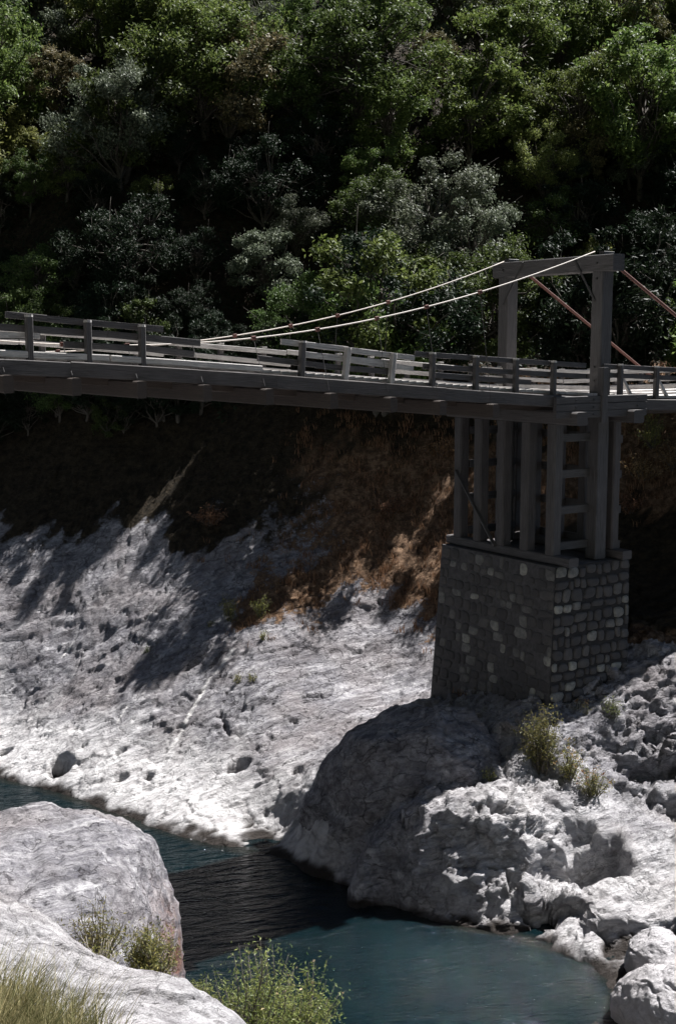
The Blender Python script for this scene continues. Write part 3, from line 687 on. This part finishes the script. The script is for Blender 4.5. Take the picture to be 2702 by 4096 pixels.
ZT, ZB = PIER_TOP-.02, -13.2
def corner(i, z):
    k = (ZT-z)*.045; s = (-2.02-k, 1.02)[i in (1, 2)]; t = (-.42-k*.35, WT+.68+k)[i in (2, 3)]; return B(s, t, z)
V = [pl(corner(i, z)) for z in (ZB, ZT) for i in range(4)]
mesh_np('pier_core', V, [(0, 1, 5, 4), (1, 2, 6, 5), (2, 3, 7, 6), (3, 0, 4, 7), (4, 5, 6, 7), (3, 2, 1, 0)], M_mortar, pier)
pc = pier.children[0].data; pc.materials.append(M_gap); pc.polygons[0].material_index = 1
def stones(i, j, gap, prom, seed, name, sunk=0):
    rr = random.Random(seed); V = []; Fs = []; T = []
    z = ZT-.02
    while z > ZB+.3:
        hh_ = rr.uniform(.24, .42); u = 0.0; a0, b0 = corner(i, z-hh_/2), corner(j, z-hh_/2); L = (b0-a0).length; d = (b0-a0)/L; nrm = d.cross(Vector((0, 0, 1))).normalized()
        if nrm.dot(a0-B(-.3, 2.1, a0.z)) < 0: nrm = -nrm
        while u < L-.05:
            wv = rr.uniform(.2, .55)
            if L-u-wv < .15: wv = L-u
            if rr.random() > sunk:
                cx_, cz_ = u+wv/2, z-hh_/2+rr.uniform(-.045, .045); n = 12; base = len(V); pw = rr.uniform(3.0, 6.0); tn_ = rr.random()**2.0; shx, shy, shz = rr.uniform(.9, 1.04), rr.uniform(-1, 1), rr.uniform(.85, 1.08)
                for ring, (f, dpt) in enumerate(((1, -.01), (.93, prom*.7), (.7, prom), (.0, prom*1.05))):
                    for q in range(n):
                        an = 2*math.pi*q/n+.2; cc, ss_ = math.cos(an), math.sin(an); k = (abs(cc)**pw+abs(ss_)**pw)**(-1/pw)*(1+.06*math.sin(3*an+tn_*40)+.05*math.sin(2*an+tn_*90)+rr.uniform(-.03, .03))
                        uu = min(max(cx_+(cc*k*shx+ss_*k*shy*.18)*f*(wv/2-gap), 0), L); zz = cz_+ss_*k*f*(hh_/2-gap)*shz; zl = (ZT-zz)
                        aa, bb = corner(i, zz), corner(j, zz); p = aa+(bb-aa)*(uu/L)
                        V.append(pl(p+nrm*(dpt+rr.uniform(-.004, .004)))); T.append(tn_)
                for r_ in range(3):
                    for q in range(n): k = (q+1) % n; Fs.append((base+r_*n+q, base+r_*n+k, base+(r_+1)*n+k, base+(r_+1)*n+q))
            u += wv
        z -= hh_
    mesh_np(name, V, Fs, M_stone, pier, True, dict(tone=T))
stones(0, 1, .022, .055, 5, 'rubble_face'); stones(3, 0, .016, .035, 6, 'rubble_face', .12)
stones(1, 2, .03, .05, 8, 'rubble_face'); stones(2, 3, .03, .05, 9, 'rubble_face')

# ------------------------------------------------------------------ foliage
def leafmesh(name, cent, size, mat, parent, up=.3, seed=0, aspect=.6, attr=None, out=None):
    """many small folded leaves (two triangles each as a bent quad)"""
    r = np.random.RandomState(seed); n = len(cent)
    N = r.normal(size=(n, 3)); N[:, 2] += up*2
    if out is not None: N += out*.8
    N /= np.linalg.norm(N, axis=1)[:, None]
    A = np.cross(N, r.normal(size=(n, 3))); A /= np.linalg.norm(A, axis=1)[:, None]; Bv = np.cross(N, A)
    s = (size*r.uniform(.6, 1.35, n))[:, None]
    q = np.stack([cent+A*s, cent+Bv*s*aspect*.6+N*s*.12, cent-A*s, cent-Bv*s*aspect*.6+N*s*.12], 1).reshape(-1, 3)
    f = np.arange(4*n).reshape(n, 4); t = np.repeat(r.rand(n), 4)
    return mesh_np(name, q, f, mat, parent, False, dict(tone=t))
def branch(m, p0, p1, r0, r1, rr, k=4, wob=.12):
    p0, p1 = Vector(p0), Vector(p1); L = (p1-p0).length
    pts = [p0.lerp(p1, i/k)+(Vector((rr.uniform(-1, 1), rr.uniform(-1, 1), rr.uniform(-.3, .8)))*L*wob*(1 if 0 < i < k else 0)) for i in range(k+1)]
    m.tube(pts, r0, 6, 0, r1); return pts
def make_tree(name, kind, seed, label, rx=2.6, rz=2.9, hc=3.7, nb=20, nleaf=420, size=.085, bark=None, sparse=1.0):
    """unit tree: base at the origin, crown centre hc up"""
    rr = random.Random(seed); r = np.random.RandomState(seed); root = thing(name, label, 'tree')
    m = MB(); spine = branch(m, (0, 0, -1.2), (rr.uniform(-.3, .3), rr.uniform(-.3, .3), hc+rz*.4), .2, .05, rr, 6, .03)
    cent = []; outv = []; lob = r.normal(size=(5, 3)); lob /= np.linalg.norm(lob, axis=1)[:, None]
    for b in range(nb):
        for _ in range(50):
            d = r.uniform(-1, 1, 3); L = np.linalg.norm(d)
            if .45 < L < 1: break
        if d[2] < -.8: d[2] *= -.6
        L2 = .55+.6*max(0, max((lob*d).sum(1)))*1.0; d = d*L2*1.25
        c = np.array([d[0]*rx, d[1]*rx, hc+d[2]*rz]); br = r.uniform(.3, .95)*rx/2.6
        st = spine[rr.choice([2, 3, 4, 5])]; branch(m, st, Vector(c), .07, .012, rr, 4, .07)
        for k in range(3):
            e = Vector(c)+Vector(r.normal(size=3)*br*.6); branch(m, Vector(c), e, .018, .006, rr, 2, .05)
        n = int(nleaf*sparse*r.uniform(.35, 1.7)); v = r.normal(size=(n, 3)); v /= np.linalg.norm(v, axis=1)[:, None]
        lump = 1+.35*fbm(v*2.2+b*7, 2); rad = br*(r.rand(n)**.6)*lump*(1+.5*(r.rand(n) > .85))
        p = c+v*rad[:, None]*np.array([1, 1, .75]); cent.append(p); outv.append(v)
    m.build('trunk', bark or M_bark, root, True)
    leafmesh('crown', np.concatenate(cent), size, ML[kind], root, .25, seed, .7, out=np.concatenate(outv))
    return root
def dup(root, loc, rz, sc, label, group=None, tilt=0):
    o = root.copy(); C.objects.link(o); o.location = loc; o.rotation_euler = (tilt, 0, rz); o.scale = sc; o['label'] = label
    if group: o['group'] = group
    for ch in root.children:
        c = ch.copy(); C.objects.link(c); c.parent = o
    return o
KINDS = {
 'shade': ('broadleaf_tree', 'shade-darkened green'),
 'dark': ('broadleaf_tree', 'dark green'), 'mid': ('broadleaf_tree', 'mid green'), 'grey': ('broadleaf_tree', 'grey green'),
 'yellow': ('broadleaf_tree', 'yellowish green'), 'brown': ('broadleaf_tree', 'brownish, half dry')}
PROTO = {}
for i, k in enumerate(KINDS):
    PROTO[k] = [[make_tree(KINDS[k][0], k, 11+i*7+j, '', rx=(2.7, 2.2, 2.4)[j], rz=(2.3, 3.1, 2.7)[j], nb=(64, 56, 50)[j], nleaf=340, size=(.088, .098, .115)[j], bark=M_bark), False] for j in (0, 1, 2)]
trees = 0
def solve_tree(px_, py_, hc):
    """crown centre on the pixel's ray at hc above the bank"""
    yy = np.linspace(46, 125, 900); p = W(px_, py_, 1.0); g = tps_eval(FIT, p.x*yy, yy); k = np.argmax(p.z*yy-hc < g)
    if k == 0: return None
    return p.x*yy[k], yy[k], g[k]
def plant(px_, py_, kind, rad, label, group=None, lift=0):
    j = random.randrange(3); slot = PROTO[kind][j]; root, used = slot; sc = rad/2.5
    q = solve_tree(px_, py_, 3.7*sc)
    if q is None: return
    rz = random.uniform(0, 6.28); s3 = (sc*random.uniform(.92, 1.1), sc*random.uniform(.92, 1.1), sc)
    loc = (q[0], q[1], q[2]-.15)
    if not used:
        root.location = loc; root.rotation_euler = (0, 0, rz); root.scale = s3; root['label'] = label
        if group: root['group'] = group
        slot[1] = True
    else: dup(root, loc, rz, s3, label, group)
ORD = ['leftmost', 'second from the left', 'third from the left', 'fourth from the left', 'fifth from the left', 'sixth from the left', 'seventh from the left', 'eighth from the left', 'ninth from the left',
       'tenth from the left', 'eleventh from the left', 'twelfth from the left', 'thirteenth from the left', 'fourteenth from the left', 'fifteenth from the left', 'sixteenth from the left', 'seventeenth from the left', 'eighteenth from the left', 'nineteenth from the left', 'twentieth from the left']
FEAT = [
 (1185, 900, 'grey', 1.15, 'slim pale grey green tree top standing alone in the dark gap above the bridge railing'),
 (1060, 1030, 'grey', 1.45, 'low round pale grey green crown at the foot of the slim pale tree'),
 (1730, 870, 'grey', 2.2, 'large soft grey green crown up and left of the tower'),
 (1880, 1000, 'grey', 2.0, 'grey green crown directly above the far tower post'),
 (1640, 1140, 'dark', 1.7, 'dark green tree behind the two sloping cables'),
 (2130, 1130, 'mid', 1.1, 'small speckled tree seen through the tower opening'),
 (2380, 1050, 'yellow', 1.3, 'bright yellow green bush-like crown just behind the tower crossbeam'),
 (2180, 640, 'yellow', 1.6, 'yellowish crown with dry tips in the sunny patch above the tower'),
 (2330, 590, 'brown', 1.3, 'brown dry crown in the middle of the sunny patch above the tower'),
 (2080, 420, 'yellow', 1.5, 'olive yellow crown above the brown dry tree'),
 (1740, 260, 'brown', 1.3, 'small brownish crown with bright tips among green crowns high on the hill'),
 (1880, 420, 'mid', 2.3, 'broad sunlit green crown with a domed top right of centre'),
 (1560, 470, 'mid', 2.0, 'sunlit green crown hanging over the dark central hollow'),
 (1450, 690, 'mid', 1.2, 'small bright flecked crown at the right rim of the dark hollow'),
 (90, 570, 'yellow', 1.2, 'bright pale crown at the left edge of the picture'),
 (260, 620, 'mid', 1.5, 'bright green clustered crown beside the pale one at the left edge'),
 (600, 790, 'mid', .9, 'small green sprig of a tree low in the left dark hollow'),
 (230, 330, 'brown', 1.5, 'dull brownish grey crown in the upper left woods'),
 (1250, 130, 'mid', 1.9, 'rounded sunlit crown at top centre beside the dark trunks'),
 (2550, 130, 'brown', 2.0, 'large greyish brown crown in the top right corner'),
 (2520, 600, 'grey', 1.2, 'misty grey green crown near the right edge above the tower')]
for a, b, k, r_, lab in FEAT: plant(a, b, k, r_, lab)
for a, b, k_, r_, lab in ((1540, 1240, 'shade', 2.7, 'tall shade-darkened green tree behind the deck, between the broken rail and the tower'), (1640, 1270, 'shade', 2.0, 'tall shade-darkened green tree behind the deck, next left of the tower'),
    (2330, 1250, 'shade', 2.3, 'shade-darkened tree behind the near tower post'), (2500, 1230, 'shade', 2.6, 'shade-darkened tree right of the tower under the sloping backstay'),
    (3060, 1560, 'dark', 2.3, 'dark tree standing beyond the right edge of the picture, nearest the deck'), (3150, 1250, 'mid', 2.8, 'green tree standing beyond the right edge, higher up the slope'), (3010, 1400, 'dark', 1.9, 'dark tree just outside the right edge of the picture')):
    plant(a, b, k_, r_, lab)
ROWS = [(-330, 'hidden row above the frame', 1.0), (-60, 'top row', 1.0), (130, 'second row', 1.0), (330, 'third row', .95), (560, 'fourth row', .9), (800, 'fifth row', .9), (1050, 'sixth row', .85), (1240, 'seventh row', .9), (1420, 'row behind the deck', .75), (1560, 'lowest row', .6)]
rk = random.Random(5)
for ri, (py_, rn, sz) in enumerate(ROWS):
    a = -420+(ri % 2)*110; n = 0
    while a < (3150 if py_ < 1300 else 1200):
        jx, jy = rk.uniform(-80, 80), rk.uniform(-90, 90); px_, pyy = a+jx, py_+jy
        k = rk.choices(['dark', 'mid', 'grey', 'yellow', 'brown'], [3, 5, 1.6, .8, .15] if py_ < 500 else [7, 2, .8, .2, .1])[0]
        if px_ > 1500 and k == 'dark' and rk.random() < .5: k = 'mid'
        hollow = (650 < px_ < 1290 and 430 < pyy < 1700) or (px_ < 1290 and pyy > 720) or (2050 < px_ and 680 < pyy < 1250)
        if hollow: k = 'shade' if rk.random() < .85 else 'dark'  # darkened foliage stands in for shadow in the hollows
        a += rk.choice((140, 200, 250) if (pyy < 1130 or px_ > 1150) else (95, 120, 140))
        if abs(px_-1130) < 260 and 760 < pyy < 1250: continue
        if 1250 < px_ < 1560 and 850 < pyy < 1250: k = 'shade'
        if any(math.hypot(px_-f[0], pyy-f[1]) < 95*f[3] for f in FEAT): continue
        lab = f'{KINDS[k][1]} tree of the hillside, {rn}, {ORD[min(n, 19)]}'
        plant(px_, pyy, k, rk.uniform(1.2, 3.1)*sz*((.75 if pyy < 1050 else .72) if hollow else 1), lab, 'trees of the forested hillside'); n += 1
for k in PROTO:
    for root, used in PROTO[k]:
        if not used:
            for ch in list(root.children): bpy.data.objects.remove(ch)
            bpy.data.objects.remove(root)
# undergrowth covering the hillside ground
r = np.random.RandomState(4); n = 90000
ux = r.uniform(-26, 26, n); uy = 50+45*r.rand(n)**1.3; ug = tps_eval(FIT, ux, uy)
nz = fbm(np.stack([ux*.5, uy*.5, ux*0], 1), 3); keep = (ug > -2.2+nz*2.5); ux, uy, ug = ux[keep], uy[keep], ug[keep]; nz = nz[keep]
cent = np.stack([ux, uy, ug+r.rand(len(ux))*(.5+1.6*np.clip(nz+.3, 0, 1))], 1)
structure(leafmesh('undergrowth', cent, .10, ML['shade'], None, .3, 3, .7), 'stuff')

# grass tufts (stuff)
def tufts(name, pts, hgt, nb, mat, seed, spread=.12, wd=.012, droop=.6):
    r = np.random.RandomState(seed); V = []; pts = np.asarray(pts); n = len(pts)*nb
    base = np.repeat(pts, nb, 0)+r.normal(size=(n, 3))*np.array([spread, spread, .0]); a = r.uniform(0, 2*np.pi, n); d = np.stack([np.cos(a), np.sin(a), a*0], 1)
    H = hgt*r.uniform(.5, 1.25, n)[:, None]; dr = droop*r.uniform(.2, 1, n)[:, None]; sd_ = np.stack([-np.sin(a+1), np.cos(a+1), a*0], 1)*wd
    up = np.array([0, 0, 1.])
    p1 = base+up*H*.55+d*H*dr*.25; p2 = base+up*H*.9+d*H*dr*.8
    q = np.stack([base-sd_, base+sd_, p1+sd_*.8, p1-sd_*.8, p1-sd_*.8, p1+sd_*.8, p2+sd_*.15, p2-sd_*.15], 1).reshape(-1, 3)
    f = np.arange(8*n).reshape(2*n, 4); t = np.repeat(r.rand(n), 8)
    return mesh_np(name, q, f, mat, None, False, dict(tone=t))
r = np.random.RandomState(9); n = 26000
gx = r.uniform(-9, 16, n); gy = r.uniform(38, 54, n); gb = tps_eval(FIT, gx, gy)
nn = fbm(np.stack([gx*.5, gy*.5, gx*0+4], 1), 4)
sl = sstep(-9.2, -7.2, gb+nn*1.6+fbm(np.stack([gx*.35+gy*.2, gy*1.6-gx*.9, gx*0+8], 1), 4)*2.0+.42*np.clip(gx+1, 0, 7))*sstep(-7, 3, gx+nn*3)
sl = np.maximum(sl, soil_band(gx, gy)*.7)
sl = sl*(1-sstep(7.5, 9, gx+nn)*sstep(-5.6, -6.8, gb))
kp = r.rand(n) < sl*(1-sstep(-8.3, -6.7, gb+nn*1.8)*sstep(.5, -3, gx+nn*2))*.55*(fbm(np.stack([gx, gy, gx*0], 1), 3)*1.6+.45); gx, gy = gx[kp], gy[kp]
_, gh = far_height(gx, gy)
structure(tufts('dry_grass', np.stack([gx, gy, gh-.02], 1), .30, 9, ML['straw'], 2, .1, .012), 'stuff')

# small shrubs
def shrub(name, label, cat, loc, hgt, spread, stems, nleaf, size, kind, seed, bark=M_bark, lean=(0, 0), tips=None, group=None, bare=0):
    rr = random.Random(seed); r = np.random.RandomState(seed); root = thing(name, label, cat, loc, group)
    m = MB(); cent = []; tipc = []
    for i in range(stems):
        a = rr.uniform(0, 6.28); q = rr.random()**.6; e = Vector((math.cos(a)*spread*q+lean[0], math.sin(a)*spread*q+lean[1], hgt*rr.uniform(.55, 1.0)*(1-.35*q)))
        pts = branch(m, (rr.uniform(-.05, .05), rr.uniform(-.05, .05), -.15), e, .012+.006*hgt, .003, rr, 5, .04)
        leafy = rr.random() >= bare
        for k in range(2):
            e2 = pts[rr.choice([2, 3, 4])]+Vector((rr.uniform(-1, 1), rr.uniform(-1, 1), rr.uniform(.3, 1)))*hgt*.22
            p2 = branch(m, pts[rr.choice([2, 3])], e2, .006, .002, rr, 3, .05)
            if leafy: cent += [p2[1].lerp(p2[-1], rr.random())+Vector(r.normal(size=3)*.04) for _ in range(nleaf//4)]
        if leafy:
            for _ in range(nleaf):
                t = rr.uniform(.3, 1.0)*5; k = min(int(t), 4); cent.append(pts[k].lerp(pts[k+1], t-k)+Vector(r.normal(size=3)*(.035+.03*hgt)))
            tipc += [pts[-1]+Vector(r.normal(size=3)*.03) for _ in range(4 if hgt < 2 else (1 if i % 3 == 0 else 0))]
    m.build('stems', bark, root, True)
    if cent: leafmesh('foliage', np.array([tuple(c) for c in cent]), size, ML[kind], root, .2, seed, .5)
    if tips and tipc: leafmesh('seed_heads', np.array([tuple(c) for c in tipc]), size*.9, ML[tips], root, .2, seed+1, 1.1)
    return root
def on_bank(px_, py_, Y0=27.5):
    gx_, gy_ = ground_xy(px_, py_, Y0); return (gx_, gy_, gz(gx_, gy_)-.05)
sh = [(2165, 3050, 2.4, .55, 36, 60, .042, 'olive', 'tall yellow green shrub growing on the bluff at the foot of the pier', None),
      (2270, 3130, 1.4, .4, 18, 34, .038, 'olive', 'thin half dry shrub right of the tall yellow green shrub on the bluff', 'straw'),
      (2370, 3190, 1.0, .5, 20, 34, .036, 'olive', 'low yellow shrub lowest of those on the sunny bluff', 'straw'),
      (2440, 2870, .9, .3, 14, 30, .035, 'mid', 'small dark green shrub rooted in a crevice right of the pier foot', None),
      (2330, 2860, .8, .25, 8, 18, .03, 'olive', 'wispy weed on the pale rock ledge beside the pier foot', 'straw'),
      (1960, 3120, .5, .25, 8, 18, .03, 'olive', 'small tuft of weed on the ledge below the shaded bluff top', None),
      (920, 2480, 1.3, .3, 12, 34, .04, 'olive', 'upright pale green shrub on the rock slope left of the shadow tip', None),
      (1045, 2480, 1.2, .3, 12, 30, .04, 'olive', 'thin shrub on the rock slope inside the shadow fringe', None),
      (1050, 2570, .6, .2, 7, 20, .035, 'olive', 'little shrub directly below the thin shadowed shrub', None),
      (950, 2730, .45, .2, 7, 18, .03, 'olive', 'small weed at the upper end of the white quartz vein', None),
      (1010, 2730, .45, .25, 8, 18, .03, 'olive', 'small weed right of the one by the quartz vein', None),
      (840, 2510, .4, .2, 6, 16, .03, 'olive', 'tiny weed left of the upright pale shrub on the rock slope', None),
      (590, 2610, .25, .15, 6, 16, .03, 'mid', 'tiny green tuft in a dark crack of the rock slope', None)]
for i, (a, b, hg, spd, st, nl, sz, kd, lab, tp) in enumerate(sh):
    shrub('shrub', lab, 'shrub', on_bank(a, b), hg, spd, st, nl, sz, kd, 40+i, tips=tp, bark=M_palebark if i == 4 else M_bark)
# brush on the orange slope by the pier
for i, (a, b, hg, kd, lab) in enumerate([(2610, 1760, 1.6, 'olive', 'leafy yellow green bush on the sunny slope at the right edge under the deck'),
        (2560, 1880, 1.2, 'straw', 'dry orange bush on the slope right of the trestle'), (2690, 1840, 1.4, 'straw', 'dry reddish bush at the right edge below the leafy one'),
        (2520, 2010, .8, 'straw', 'low dry orange bush on the slope lowest right of the trestle'), (1560, 2010, .9, 'straw', 'dry orange bush on the shaded slope left of the trestle'),
        (1760, 1790, .9, 'straw', 'dry bush close behind the leftmost trestle leg'), (840, 2060, .9, 'straw', 'dry bush in the sunlit gap between the hillside shadows')]):
    shrub('bush', lab, 'bush', on_bank(a, b+40, 36), hg, .9, 26, 36, .05, kd, 70+i)

# foreground willow bush, built behind the near slab
p = W(1010, 4096, 18.6)
shrub('willow_bush', 'big feathery light green bush with pale flower heads at the bottom centre', 'bush', (p.x, p.y, p.z-1.2), 2.85, 1.15, 66, 120, .032, 'willow', 101, tips='seed', lean=(.12, 0))
p = W(760, 4000, 18.6)
shrub('willow_bush', 'low light green bush between the near slab and the big feathery bush', 'bush', (p.x, p.y, p.z-.9), 1.35, .8, 70, 110, .032, 'willow', 102)
p = W(1180, 4096, 18.9)
shrub('willow_bush', 'light green bush with one long arching spray reaching right over the water', 'bush', (p.x, p.y, p.z-1.2), 2.6, .75, 26, 110, .034, 'willow', 103, tips='seed', lean=(.25, 0))
p = W(610, 3850, 18.2)
shrub('shrub', 'olive green shrub growing against the rusty end of the big boulder', 'shrub', (p.x, p.y, p.z-.35), 1.2, .45, 34, 70, .032, 'olive', 104)
p = W(400, 3840, 17.9)
shrub('dry_shrub', 'shrub of bare white twigs in the cleft below the big boulder', 'shrub', (p.x, p.y, p.z-.25), .85, .42, 16, 30, .028, 'olive', 105, bark=plain('bleached_twig', (.55, .5, .45), .8), bare=.55)
p = W(390, 3700, 18.4)
shrub('shrub', 'thin leafy shrub above the bare white twigs against the big boulder', 'shrub', (p.x, p.y, p.z-.7), 1.3, .55, 24, 46, .03, 'olive', 106)
# reeds and grass in the bottom left corner
r = np.random.RandomState(21); G = []
for _ in range(330):
    px_ = r.triangular(-150, 0, 520); py_ = 4096+r.uniform(-120, 200)-.0*px_; q = W(px_, py_, 13.2-r.uniform(0, 1.2)); G.append((q.x, q.y))
G = np.array(G); gh = near_height(G[:, 0], G[:, 1])
structure(tufts('grass', np.stack([G[:, 0], G[:, 1], gh-.03], 1), .85, 9, ML['blade'], 22, .05, .005, .8), 'stuff')
